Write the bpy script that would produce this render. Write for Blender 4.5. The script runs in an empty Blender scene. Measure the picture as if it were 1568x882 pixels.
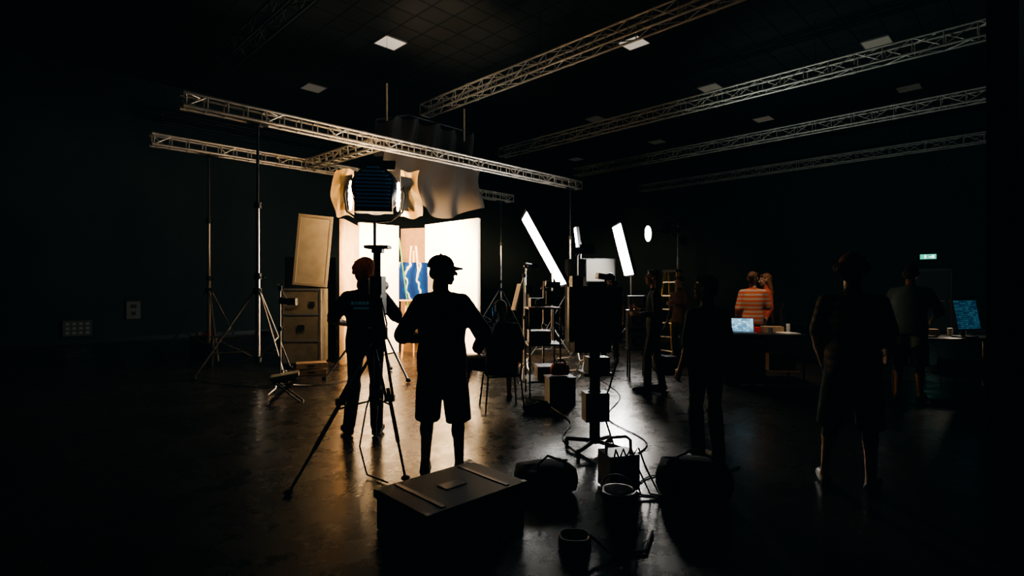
import bpy, math, random
import numpy as np
from mathutils import Vector, Matrix, Euler
random.seed(7)
S2=math.sqrt(2)
def V(*a): return Vector(a)
# ------------------------------------------------------------------ materials
MC={}
def mat(name,col=(.5,.5,.5),rough=.6,metal=0,emis=None,es=0,noise=0,nscale=8,bump=0,trans=0,spec=.5):
    if name in MC: return MC[name]
    m=bpy.data.materials.new(name); m.use_nodes=True
    nt=m.node_tree; b=nt.nodes['Principled BSDF']
    b.inputs['Base Color'].default_value=(*col,1); b.inputs['Roughness'].default_value=rough
    b.inputs['Metallic'].default_value=metal; b.inputs['Specular IOR Level'].default_value=spec
    if emis: b.inputs['Emission Color'].default_value=(*emis,1); b.inputs['Emission Strength'].default_value=es
    if noise or bump:
        tc=nt.nodes.new('ShaderNodeTexCoord'); n=nt.nodes.new('ShaderNodeTexNoise')
        n.inputs['Scale'].default_value=nscale; n.inputs['Detail'].default_value=5
        nt.links.new(tc.outputs['Object'],n.inputs['Vector'])
        if noise:
            r=nt.nodes.new('ShaderNodeValToRGB')
            r.color_ramp.elements[0].position=.3; r.color_ramp.elements[1].position=.7
            r.color_ramp.elements[0].color=(*[c*(1-noise) for c in col],1)
            r.color_ramp.elements[1].color=(*[min(1,c*(1+noise)) for c in col],1)
            nt.links.new(n.outputs['Fac'],r.inputs['Fac']); nt.links.new(r.outputs['Color'],b.inputs['Base Color'])
        if bump:
            bp=nt.nodes.new('ShaderNodeBump'); bp.inputs['Strength'].default_value=bump; bp.inputs['Distance'].default_value=.02
            nt.links.new(n.outputs['Fac'],bp.inputs['Height']); nt.links.new(bp.outputs['Normal'],b.inputs['Normal'])
    if trans:
        t=nt.nodes.new('ShaderNodeBsdfTranslucent'); t.inputs['Color'].default_value=(*col,1)
        mx=nt.nodes.new('ShaderNodeMixShader'); mx.inputs['Fac'].default_value=trans
        o=nt.nodes['Material Output']
        nt.links.new(b.outputs[0],mx.inputs[1]); nt.links.new(t.outputs[0],mx.inputs[2]); nt.links.new(mx.outputs[0],o.inputs['Surface'])
    MC[name]=m; return m
def stripes(name,c1,c2,scale,rough=.8,axis='Z'):
    m=mat(name,c1,rough); nt=m.node_tree; b=nt.nodes['Principled BSDF']
    tc=nt.nodes.new('ShaderNodeTexCoord'); w=nt.nodes.new('ShaderNodeTexWave'); w.wave_type='BANDS'; w.bands_direction=axis
    w.inputs['Scale'].default_value=scale; w.inputs['Distortion'].default_value=.6
    r=nt.nodes.new('ShaderNodeValToRGB'); r.color_ramp.interpolation='CONSTANT'
    r.color_ramp.elements[0].color=(*c1,1); r.color_ramp.elements[1].color=(*c2,1); r.color_ramp.elements[1].position=.5
    nt.links.new(tc.outputs['Object'],w.inputs['Vector']); nt.links.new(w.outputs['Fac'],r.inputs['Fac']); nt.links.new(r.outputs['Color'],b.inputs['Base Color'])
    return m
def screenmat(name,c,es):
    m=mat(name,(.01,.01,.01),.2); nt=m.node_tree; b=nt.nodes['Principled BSDF']
    tc=nt.nodes.new('ShaderNodeTexCoord'); mp=nt.nodes.new('ShaderNodeMapping'); mp.inputs['Rotation'].default_value=(math.radians(90),0,0)
    br=nt.nodes.new('ShaderNodeTexBrick'); br.offset=.3
    br.inputs['Scale'].default_value=22; br.inputs['Color1'].default_value=(*c,1); br.inputs['Brick Width'].default_value=1.3; br.inputs['Row Height'].default_value=.6
    br.inputs['Color2'].default_value=(c[0]*.2,c[1]*.3,c[2]*.4,1); br.inputs['Mortar'].default_value=(.005,.01,.02,1); br.inputs['Mortar Size'].default_value=.05
    nt.links.new(tc.outputs['Object'],mp.inputs['Vector']); nt.links.new(mp.outputs[0],br.inputs['Vector']); nt.links.new(br.outputs['Color'],b.inputs['Emission Color'])
    b.inputs['Emission Strength'].default_value=es
    return m
ALU=mat('truss_aluminium',(.68,.64,.58),.4,.7,noise=.15,nscale=6)
ALU2=mat('truss_brushed_aluminium',(.6,.6,.57),.5,.5,noise=.12,nscale=6)
DTR=mat('dimmed_truss',(.05,.05,.05),.45,.6)  # shaded copy of the truss metal, dimness put into its colour
STEEL=mat('chrome_steel',(.6,.58,.55),.28,.9)
BLK=mat('black_metal',(.018,.02,.022),.45,.2)
PLAST=mat('black_plastic',(.012,.013,.015),.5,noise=.3,nscale=20)
RUB=mat('black_rubber',(.01,.01,.01),.7)
FAB=mat('black_fabric',(.01,.011,.013),.9,bump=.4,nscale=30,spec=.2)
GREY=mat('grey_plastic',(.18,.18,.18),.5)
DGREY=mat('dark_grey_plastic',(.05,.05,.05),.5)
WHITE=mat('white_polyboard',(.85,.82,.75),.7,noise=.03,nscale=3)
CREAM=mat('cream_flat',(.46,.38,.25),.75,noise=.14,nscale=5)
TAN=mat('tan_plywood',(.42,.28,.15),.6,noise=.2,nscale=4)
WOOD=mat('pine_wood',(.4,.23,.1),.55,noise=.25,nscale=9)
RED=mat('red_nylon',(.85,.04,.015),.6,bump=.3,nscale=20)
YEL=mat('yellow_fibreglass',(.9,.58,.03),.45,noise=.1)
CARD=mat('cardboard',(.42,.28,.16),.8,noise=.1)
PAPER=mat('diffusion_gel',(.9,.62,.3),.5,trans=.7,noise=.35,nscale=9,bump=.8)
# ------------------------------------------------------------------ mesh builder
def basis(d):
    d=d.normalized(); a=Vector((0,0,1)) if abs(d.z)<.9 else Vector((1,0,0))
    x=a.cross(d).normalized(); y=d.cross(x); return x,y
class MB:
    def __init__(s): s.v=[];s.f=[];s.m=[];s.sm=[];s.mats=[]
    def mi(s,m):
        if m not in s.mats: s.mats.append(m)
        return s.mats.index(m)
    def add(s,vs,fs,m,smooth=False):
        o=len(s.v); k=s.mi(m) if m else 0
        s.v+= [tuple(p) for p in vs]
        for f in fs: s.f.append(tuple(i+o for i in f)); s.m.append(k); s.sm.append(smooth)
    def box(s,c,sz,m,rot=(0,0,0),taper=1):
        R=Euler([math.radians(a) for a in rot]).to_matrix(); vs=[]
        for z in(-.5,.5):
            t=taper if z>0 else 1
            for x,y in((-.5,-.5),(.5,-.5),(.5,.5),(-.5,.5)): vs.append(R@Vector((x*sz[0]*t,y*sz[1]*t,z*sz[2]))+Vector(c))
        s.add(vs,[(3,2,1,0),(4,5,6,7),(0,1,5,4),(1,2,6,5),(2,3,7,6),(3,0,4,7)],m)
    def tube(s,p0,p1,r,m,r1=None,n=8):
        p0=Vector(p0);p1=Vector(p1); r1=r if r1 is None else r1
        if (p1-p0).length<1e-6: return
        x,y=basis(p1-p0); vs=[]
        for p,q in((p0,r),(p1,r1)):
            for i in range(n):
                a=2*math.pi*i/n; vs.append(p+x*q*math.cos(a)+y*q*math.sin(a))
        s.add(vs,[(i,(i+1)%n,(i+1)%n+n,i+n) for i in range(n)],m,True)
        s.add(vs[:n],[tuple(range(n))[::-1]],m); s.add(vs[n:],[tuple(range(n))],m)
    def path(s,pts,r,m,n=6):
        pts=[Vector(p) for p in pts]; vs=[];x=None
        for i,p in enumerate(pts):
            d=(pts[min(i+1,len(pts)-1)]-pts[max(i-1,0)]).normalized()
            if x is None: x,y=basis(d)
            else:
                x=(x-d*x.dot(d)).normalized(); y=d.cross(x)
            for k in range(n):
                a=2*math.pi*k/n; vs.append(p+x*r*math.cos(a)+y*r*math.sin(a))
        fs=[(j*n+i,j*n+(i+1)%n,(j+1)*n+(i+1)%n,(j+1)*n+i) for j in range(len(pts)-1) for i in range(n)]
        s.add(vs,fs,m,True)
    def ell(s,c,r,m=None,R=None,seg=14,rings=9):
        c=Vector(c); r=(r,r,r) if not hasattr(r,'__len__') else r; vs=[c+ (R@Vector((0,0,-r[2])) if R else Vector((0,0,-r[2])))]
        for j in range(1,rings):
            t=-math.pi/2+math.pi*j/rings
            for i in range(seg):
                a=2*math.pi*i/seg; p=Vector((r[0]*math.cos(t)*math.cos(a),r[1]*math.cos(t)*math.sin(a),r[2]*math.sin(t)))
                vs.append(c+(R@p if R else p))
        p=Vector((0,0,r[2])); vs.append(c+(R@p if R else p)); fs=[]
        for i in range(seg): fs.append((0,1+(i+1)%seg,1+i))
        for j in range(rings-2):
            for i in range(seg):
                a=1+j*seg+i;b=1+j*seg+(i+1)%seg; fs.append((a,b,b+seg,a+seg))
        l=len(vs)-1;o=1+(rings-2)*seg
        for i in range(seg): fs.append((o+i,o+(i+1)%seg,l))
        s.add(vs,fs,m,True)
    def capsule(s,p0,p1,r0,r1,m=None,n=12):
        p0=Vector(p0);p1=Vector(p1);d=(p1-p0)
        if d.length<1e-5: s.ell(p0,r0,m); return
        d.normalize(); x,y=basis(d); vs=[p0-d*r0];
        rr=[]
        for t in (-60,-30,0): a=math.radians(t); rr.append((p0+d*r0*math.sin(a),r0*math.cos(a)))
        for t in (0,30,60): a=math.radians(t); rr.append((p1+d*r1*math.sin(a),r1*math.cos(a)))
        for p,q in rr:
            for i in range(n):
                a=2*math.pi*i/n; vs.append(p+x*q*math.cos(a)+y*q*math.sin(a))
        vs.append(p1+d*r1); fs=[(0,1+(i+1)%n,1+i) for i in range(n)]
        for j in range(5):
            for i in range(n):
                a=1+j*n+i;b=1+j*n+(i+1)%n; fs.append((a,b,b+n,a+n))
        l=len(vs)-1;o=1+5*n
        fs+=[(o+i,o+(i+1)%n,l) for i in range(n)]
        s.add(vs,fs,m,True)
    def loft(s,rings,m,n=20):
        vs=[]
        for c,x,y in rings:
            for i in range(n):
                a=2*math.pi*i/n; vs.append(Vector(c)+x*math.cos(a)+y*math.sin(a))
        fs=[(j*n+i,j*n+(i+1)%n,(j+1)*n+(i+1)%n,(j+1)*n+i) for j in range(len(rings)-1) for i in range(n)]
        fs.append(tuple(range(n))[::-1]); o=(len(rings)-1)*n; fs.append(tuple(range(o,o+n)))
        s.add(vs,fs,m,True)
    def grid(s,fn,nu,nv,m):
        vs=[fn(i/nu,j/nv) for j in range(nv+1) for i in range(nu+1)]
        fs=[(j*(nu+1)+i,j*(nu+1)+i+1,(j+1)*(nu+1)+i+1,(j+1)*(nu+1)+i) for j in range(nv) for i in range(nu)]
        s.add(vs,fs,m,True)
    def obj(s,name,loc=(0,0,0),rz=0,bevel=0):
        me=bpy.data.meshes.new(name); me.from_pydata(s.v,[],s.f)
        for m in s.mats: me.materials.append(m)
        me.polygons.foreach_set('material_index',s.m); me.polygons.foreach_set('use_smooth',s.sm); me.update()
        o=bpy.data.objects.new(name,me); bpy.context.collection.objects.link(o)
        o.location=loc; o.rotation_euler=(0,0,math.radians(rz))
        if bevel:
            b=o.modifiers.new('bevel','BEVEL'); b.width=bevel; b.segments=2; b.limit_method='ANGLE'; b.angle_limit=math.radians(60)
        return o
def R2W(a,b,z=0): return Vector(((b-a)/S2,(a+b)/S2,z))
def light(kind,loc,tgt,e,col,size=.3,spot=60,blend=.5,parent=None):
    d=bpy.data.lights.new('lamp_light',kind); d.energy=e; d.color=col
    if kind=='SPOT': d.spot_size=math.radians(spot); d.spot_blend=blend; d.shadow_soft_size=size
    elif kind=='AREA': d.size=size
    else: d.shadow_soft_size=size
    o=bpy.data.objects.new('lamp_light',d); bpy.context.collection.objects.link(o); o.location=loc
    o.rotation_euler=(Vector(tgt)-Vector(loc)).to_track_quat('-Z','Y').to_euler(); return o
# ------------------------------------------------------------------ room (local x=b, y=a, rotated 45 deg)
A0,A1,B0,B1,HC=-6.,18.5,-5.,24.,7.5
fl=bpy.data.materials.new('polished_concrete'); fl.use_nodes=True
nt=fl.node_tree; b=nt.nodes['Principled BSDF']; tc=nt.nodes.new('ShaderNodeTexCoord')
n1=nt.nodes.new('ShaderNodeTexNoise'); n1.inputs['Scale'].default_value=.9; n1.inputs['Detail'].default_value=9; n1.inputs['Roughness'].default_value=.65
n2=nt.nodes.new('ShaderNodeTexNoise'); n2.inputs['Scale'].default_value=2.2; n2.inputs['Detail'].default_value=14; n2.inputs['Roughness'].default_value=.78
r1=nt.nodes.new('ShaderNodeValToRGB'); r1.color_ramp.elements[0].position=.3; r1.color_ramp.elements[1].position=.75
r1.color_ramp.elements[0].color=(.012,.009,.0065,1); r1.color_ramp.elements[1].color=(.042,.029,.019,1)
r2=nt.nodes.new('ShaderNodeMapRange'); r2.inputs['From Min'].default_value=.35; r2.inputs['From Max'].default_value=.65; r2.inputs['To Min'].default_value=.2; r2.inputs['To Max'].default_value=.36
bp=nt.nodes.new('ShaderNodeBump'); bp.inputs['Strength'].default_value=.05; bp.inputs['Distance'].default_value=.01
b.inputs['Specular IOR Level'].default_value=.42
for n in(n1,n2): nt.links.new(tc.outputs['Object'],n.inputs['Vector'])
nt.links.new(n1.outputs['Fac'],r1.inputs['Fac']); nt.links.new(r1.outputs['Color'],b.inputs['Base Color'])
nt.links.new(n2.outputs['Fac'],r2.inputs['Value']); nt.links.new(r2.outputs['Result'],b.inputs['Roughness'])
nt.links.new(n2.outputs['Fac'],bp.inputs['Height']); nt.links.new(bp.outputs['Normal'],b.inputs['Normal'])
cl=bpy.data.materials.new('black_ceiling_tiles'); cl.use_nodes=True
nt=cl.node_tree; b=nt.nodes['Principled BSDF']; b.inputs['Roughness'].default_value=.8; b.inputs['Specular IOR Level'].default_value=.2; tc=nt.nodes.new('ShaderNodeTexCoord')
mp=nt.nodes.new('ShaderNodeMapping'); mp.inputs['Location'].default_value=(.3,.3,0)
br=nt.nodes.new('ShaderNodeTexBrick'); br.offset=0; br.inputs['Scale'].default_value=1; br.inputs['Brick Width'].default_value=.6; br.inputs['Row Height'].default_value=.6
br.inputs['Mortar Size'].default_value=.018; br.inputs['Color1'].default_value=(.027,.026,.023,1); br.inputs['Color2'].default_value=(.021,.02,.018,1); br.inputs['Mortar'].default_value=(.003,.003,.003,1)
nt.links.new(tc.outputs['Object'],mp.inputs['Vector']); nt.links.new(mp.outputs[0],br.inputs['Vector']); nt.links.new(br.outputs['Color'],b.inputs['Base Color'])
WALL=mat('dark_painted_wall',(.02,.029,.026),.85,noise=.25,nscale=.8)
def roombox(name,b0,b1,a0,a1,z0,z1,m,bev=0):
    k=MB(); k.box(((b0+b1)/2,(a0+a1)/2,(z0+z1)/2),(b1-b0,a1-a0,z1-z0),m); return k.obj(name,rz=45,bevel=bev)
roombox('floor',B0,B1,A0,A1,-.2,0,fl)
roombox('ceiling',B0,B1,A0,A1,HC,HC+.2,cl)
roombox('wall_left',B0,B1,A1,A1+.2,0,HC,WALL)
roombox('wall_far',B1,B1+.2,A0,A1,0,HC,WALL)
roombox('wall_right',B0,B1,A0-.2,A0,0,HC,WALL)
roombox('wall_back',B0-.2,B0,A0,A1,0,HC,WALL)
SK=mat('black_skirting',(.012,.013,.013),.5)
roombox('baseboard_left',B0,B1,A1-.02,A1,0,.12,SK); roombox('baseboard_far',B1-.02,B1,A0,2.4,0,.12,SK); roombox('baseboard_far.001',B1-.02,B1,3.75,A1-.02,0,.12,SK)
k=MB(); DOOR=mat('dark_door',(.022,.028,.027),.6)
k.box((B1-.03,3.07,1.05),(.05,1.15,2.1),DOOR); k.box((B1-.035,2.44,1.08),(.07,.08,2.16),SK); k.box((B1-.035,3.7,1.08),(.07,.08,2.16),SK); k.box((B1-.035,3.07,2.14),(.07,1.34,.08),SK)
k.tube((B1-.1,2.62,1.05),(B1-.1,2.75,1.05),.012,STEEL); k.tube((B1-.1,2.62,1.05),(B1-.05,2.62,1.05),.012,STEEL)
k.obj('door_1',rz=45)
k=MB(); EX=mat('exit_green',(.02,.4,.25),.4,emis=(.1,.9,.6),es=.6); EXW=mat('exit_white',(.9,.9,.9),.4,emis=(.8,1,.9),es=1.5)
k.box((B1-.05,3.07,2.61),(.06,.5,.2),BLK); k.box((B1-.085,3.07,2.61),(.012,.46,.17),EX)
k.box((B1-.095,3.15,2.61),(.006,.05,.11),EXW); k.box((B1-.095,3.0,2.6),(.006,.1,.03),EXW); k.box((B1-.095,2.93,2.61),(.006,.07,.11),EXW)
k.obj('exit_sign',rz=45)
k=MB()
k.box((1.97,A1-.05,.42),(.62,.1,.42),mat('socket_box',(.1,.1,.09),.5))
for i in range(4):
    for j in range(3): k.box((1.97-.21+i*.14,A1-.105,.3+j*.12),(.08,.02,.07),mat('socket_white',(.35,.33,.28),.5))
k.obj('wall_socket_panel',rz=45,bevel=.004)
k=MB(); k.box((3.22,A1-.04,.87),(.34,.08,.5),mat('socket_box2',(.16,.15,.12),.5)); k.box((3.22,A1-.085,.98),(.14,.02,.1),PLAST); k.box((3.22,A1-.085,.78),(.1,.02,.1),PLAST)
k.obj('electrical_switch_box',rz=45,bevel=.004)
P1=mat('diffuser_glow_bright',(.8,.78,.7),.5,emis=(1,.86,.7),es=.34); P2=mat('diffuser_glow_dim',(.5,.48,.42),.5,emis=(1,.86,.68),es=.035); P3=mat('diffuser_glow_faint',(.3,.28,.24),.5,emis=(1,.86,.68),es=.012)  # bounced light on the diffusers is put into their colour and emission
for a,b_,m in [(11.4,7.2,P1),(7.2,11.4,P1),(15.6,7.2,P2),(7.2,15.6,P2),(7.2,19.8,P2),(3.,15.6,P2),(3.,19.8,P3),(11.4,15.6,P3),(11.4,19.8,P3),(15.6,19.8,P3),(3.,7.2,P1),(-1.2,7.2,P1)]:  # last two are out of view, added to carry the fill spots
    k=MB(); k.box((0,0,-.012),(.56,.56,.02),m)
    for dx,dy,sx,sy in((0,.29,.6,.02),(0,-.29,.6,.02),(.29,0,.02,.6),(-.29,0,.02,.6)): k.box((dx,dy,-.014),(sx,sy,.03),GREY)
    k.obj('ceiling_light_panel',R2W(a,b_,HC),45)
# unseen fill spots, added to light the crew and desks at right
light('SPOT',R2W(3.,7.2,HC-.06),(4.35,9.35,1.1),950,(1,.8,.6),.25,24,.7)
light('SPOT',R2W(-1.2,7.2,HC-.06),(5.9,7.6,1.0),1700,(1,.88,.76),.25,26,.8)
# ------------------------------------------------------------------ trusses
def truss(name,p0,p1,s=.29,bay=.5,rc=.025,rd=.011,hang=None,ladder=False,M=None):
    M=M or ALU
    p0=Vector(p0);p1=Vector(p1);L=(p1-p0).length;d=(p1-p0).normalized(); sd=Vector((-d.y,d.x,0)); up=Vector((0,0,1)); k=MB(); h=s/2
    c=[(sd*i*h+up*j*h) for i,j in((-1,-1),(1,-1),(1,1),(-1,1))]
    for q in c: k.tube(p0+q,p1+q,rc,M)
    n=max(2,round(L/bay)); st=L/n
    for i in range(n+1):
        p=p0+d*st*i
        for f in range(4):
            if i in(0,n) or ladder or f in(1,3): k.tube(p+c[f],p+c[(f+1)%4],rd,M,n=5)
            if i<n and (not ladder or i%4==0):
                u,w=(f,(f+1)%4) if i%2 else ((f+1)%4,f)
                k.tube(p+c[u],p+d*st+c[w],rd,M,n=5)
    m=int(L//3)
    for i in range(m+1):
        p=p0+d*min(L,3*i+.02)
        for q in c: k.tube(p+q-d*.06,p+q+d*.06,rc*1.35,M)
    if hang:
        for t in hang:
            p=p0+d*L*t; k.tube(p+up*h,Vector((p.x,p.y,HC)),.008,BLK,n=5)
            for q in c[2:]: k.tube(p+q,p+up*(h+.3),.007,BLK,n=5)
    return k.obj(name)
ZT=6.3
truss('ceiling_truss',R2W(5,3.75,ZT),R2W(14,3.75,ZT),hang=(.1,.5,.9),M=DTR)
truss('ceiling_truss',R2W(-2,8.65,ZT),R2W(12,8.65,ZT),hang=(.1,.4,.7,.97),M=ALU2)
truss('ceiling_truss',R2W(-3,13.3,ZT),R2W(13.8,13.3,ZT),hang=(.1,.4,.7,.97),M=ALU2)
truss('ceiling_truss',R2W(-3,17.75,ZT),R2W(14,17.75,ZT),hang=(.1,.4,.7,.97),M=ALU2)
truss('ceiling_truss',R2W(-3,22.8,ZT),R2W(14,22.8,ZT),hang=(.1,.4,.7,.97),M=ALU2)
truss('ceiling_truss',R2W(17.7,3.8,ZT),R2W(17.7,10,ZT),hang=(.1,.5,.97),M=DTR)
ZM=4.39
truss('lighting_truss',(-5.05,8.3,ZM),(1.9,15.25,ZM),s=.2,bay=.3,ladder=True,rc=.025,rd=.014)
truss('lighting_truss',(-7.,10.5,ZM),(-.02,17.48,ZM),s=.2,bay=.3,ladder=True,rc=.025,rd=.014)
truss('lighting_truss',(-4.72,12.6,ZM),(-2.72,10.8,ZM),s=.2,bay=.3,ladder=True,rc=.025,rd=.014)
def stand(name,x,y,top=4.25,rad=.95,rot=90,hub=1.45,plate=True,r=.032,lm=STEEL):
    k=MB()
    k.tube((0,0,.28),(0,0,1.7),r*1.25,lm,n=12); k.tube((0,0,1.7),(0,0,top*.68),r,lm,n=12); k.tube((0,0,top*.68),(0,0,top),r*.72,BLK,n=12)
    for z in(.3,hub,1.7,top*.68): k.tube((0,0,z-.05),(0,0,z+.05),r*1.9,BLK,n=12)
    k.tube((r,0,1.68),(r*3.2,0,1.68),.008,BLK); k.ell((r*3.4,0,1.68),.02,BLK)
    k.tube((r,0,top*.68),(r*3,0,top*.68),.007,BLK)
    for i in range(3):
        a=math.radians(rot+120*i); f=V(math.cos(a)*rad,math.sin(a)*rad,.03); h=V(math.cos(a)*r*1.6,math.sin(a)*r*1.6,hub)
        k.tube(h,f,r*.55,lm); k.tube(V(math.cos(a)*r,math.sin(a)*r,.32),h.lerp(f,.58),r*.38,lm); k.ell(f+V(0,0,.005),(.05,.05,.035),RUB)
        k.box(h,(.05,.05,.08),BLK,(0,0,math.degrees(a)))
    if plate:
        k.box((0,0,top-.02),(.12,.12,.04),BLK)
        k.tube((-.12,-.12,top+.005),(.12,.12,top+.005),.02,BLK)
    return k.obj(name,(x,y,0))
stand('truss_stand',-4.28,9.07,rot=80,top=4.25); stand('truss_stand',-6.3,11.2,rot=70,rad=.9,top=4.25); stand('truss_stand',1.62,14.97,rot=80,top=4.25); stand('truss_stand',-.35,17.15,rot=80,top=4.25)
# ------------------------------------------------------------------ drapes
GC=mat('grey_curtain',(.055,.046,.038),.85,bump=.3,nscale=8,spec=.2); DC=mat('charcoal_curtain',(.035,.034,.034),.6,bump=.3,nscale=8); BC=mat('black_stage_drape',(.006,.008,.01),.95,bump=.2,spec=.1)
S=V(-2.62,11.15,0);E=V(-.72,13.2,0); dv=(E-S); nn=V(-dv.y,dv.x,0).normalized()
def up_c(u,v):
    top=5.05+.3*math.sin(min(1,u*3)*math.pi/2)-.1*abs(math.sin(u*math.pi*5)); z=top*(1-v)+4.3*v
    return S+dv*u+nn*(.36+.12*math.sin(u*31+2.5*v)*(.3+.7*abs(math.sin(u*math.pi*5)))+.05*math.sin(u*17+2*v))+V(0,0,z)
k=MB(); k.grid(up_c,120,14,DC); 
k.tube(S+nn*.36+V(0,0,5.06),S+dv*.3+nn*.36+V(0,0,5.36),.018,BLK); k.tube(S+dv*.3+nn*.36+V(0,0,5.36),E+nn*.36+V(0,0,5.36),.018,BLK)
for u in(.1,.9):
    q=S+dv*u+nn*.36; k.tube((q.x,q.y,5.1),(q.x,q.y,5.9),.022,mat('hang_pole',(.3,.26,.2),.5)); k.tube((q.x,q.y,5.9),(q.x,q.y,HC),.004,BLK,n=5)
k.obj('hanging_black_drape')
def lo_c(u,v):
    bot=3.5-.42*math.exp(-((u-.55)/.3)**2); z=4.5*(1-v)+bot*v
    fold=.09*math.sin(u*25+v*5*(1-u))*(.25+v)+.07*math.sin(u*9-v*5)
    return S+dv*u+nn*(.0+fold+.12*math.sin(v*math.pi))+V(0,0,z)
k=MB(); k.grid(lo_c,120,28,GC); k.obj('grey_curtain')
k=MB()
def rd(u,v): return V(4.84+u*3.4,5.5+u*.2+.06*math.sin(u*60),.02+v*7.4)
k.grid(rd,120,6,BC); k.tube((4.8,5.5,7.44),(8.3,5.7,7.44),.03,BLK); k.obj('black_stage_drape')
# ------------------------------------------------------------------ film set flats
def flat(name,p0,p1,z0,z1,m,t=.05,frame=WOOD,legs=True):
    p0=V(*p0,0);p1=V(*p1,0);d=p1-p0;L=d.length;ang=math.degrees(math.atan2(d.y,d.x));c=(p0+p1)/2;k=MB()
    k.box((0,0,(z0+z1)/2),(L,t,z1-z0),m)
    for x in(-L/2+.03,0,L/2-.03): k.box((x,t/2+.02,(z0+z1)/2),(.05,.04,z1-z0),frame)
    for z in(z0+.03,(z0+z1)/2,z1-.03): k.box((0,t/2+.021,z),(L,.038,.05),frame)
    return k.obj(name,(c.x,c.y,0),ang,bevel=.004)
flat('white_bounce_flat',(-1.95,12.2),(-.69,11.0),0,2.93,WHITE)
flat('white_bounce_flat',(-3.38,11.9),(-2.66,12.6),0,2.95,WHITE)
flat('plywood_set_wall',(-2.62,12.75),(-1.95,12.5),0,2.9,mat('dark_plywood',(.12,.07,.035),.6,noise=.2,nscale=4,spec=.2))
o=flat('cream_set_flat',(-3.3,10.5),(-3.38,11.75),0,2.85,TAN)
k=MB(); k.box((0,0,0),(.62,.05,1.36),CREAM)
for x in(-.29,.29): k.box((x,-.035,0),(.05,.03,1.36),mat('frame_trim',(.35,.28,.18),.6))
for z in(-.65,.65): k.box((0,-.036,z),(.62,.03,.05),mat('frame_trim'))
o=k.obj('framed_diffusion_flat',(-3.8,10.3,2.21),12,bevel=.004); o.rotation_euler[1]=math.radians(5)
k=MB(); CR2=mat('case_cream',(.24,.2,.13),.7,noise=.2,nscale=6); k.box((0,0,.78),(.7,.6,1.42),CR2)
for x in(-.34,.34): k.box((x,-.305,.78),(.04,.02,1.42),STEEL)
for z in(.09,.5,1.0,1.47): k.box((0,-.305,z),(.7,.02,.04),GREY)
k.box((0,-.32,.75),(.12,.03,.1),BLK); k.box((.2,-.32,1.2),(.1,.03,.08),BLK); k.path([(-.2,-.31,1.22),(-.2,-.36,1.2),(-.05,-.36,1.2),(-.05,-.31,1.22)],.01,BLK)
for x in(-.28,.28):
    for y in(-.22,.22): k.tube((x-.02,y,.04),(x+.02,y,.04),.04,RUB,n=12)
k.obj('rolling_flight_case',(-4.02,10.5,0),6,bevel=.006)
k=MB(); k.box((0,0,1.1),(1.1,.06,2.2),FAB); k.box((-.4,.25,.03),(.08,.6,.06),BLK); k.box((.4,.25,.03),(.08,.6,.06),BLK); k.tube((-.4,.5,.05),(-.4,.03,1.5),.02,BLK); k.tube((.4,.5,.05),(.4,.03,1.5),.02,BLK)
k.obj('black_flag_panel',(-4.6,12.3,0),10)
m=mat('blue_mural',(.02,.16,.42),.7,spec=.05); nt=m.node_tree; b=nt.nodes['Principled BSDF']; tc=nt.nodes.new('ShaderNodeTexCoord'); w=nt.nodes.new('ShaderNodeTexWave')
w.inputs['Scale'].default_value=1.3; w.inputs['Distortion'].default_value=10; w.inputs['Detail'].default_value=3; r=nt.nodes.new('ShaderNodeValToRGB')
e=r.color_ramp.elements; e[0].color=(.0003,.006,.035,1); e[1].color=(.0006,.016,.075,1); e[1].position=.9; x=e.new(.97); x.color=(.2,.2,.2,1)
nt.links.new(tc.outputs['Object'],w.inputs['Vector']); nt.links.new(w.outputs['Fac'],r.inputs['Fac']); nt.links.new(r.outputs['Color'],b.inputs['Base Color'])
k=MB(); k.box((0,0,1.65),(.6,.03,.8),m,(-8,0,6)); k.tube((-.25,.0,0),(-.05,.05,2.4),.02,WOOD); k.tube((.25,.0,0),(.05,.05,2.4),.02,WOOD); k.tube((0,.45,0),(0,.08,2.3),.02,WOOD); k.box((0,-.06,1.24),(.6,.08,.03),WOOD)
k.tube((-.12,-.08,1.1),(-.3,-.1,2.55),.013,mat('green_stick',(.03,.14,.015),.5))
k.obj('painted_blue_artwork_on_easel',(-2.1,11.5,0),10)
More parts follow.
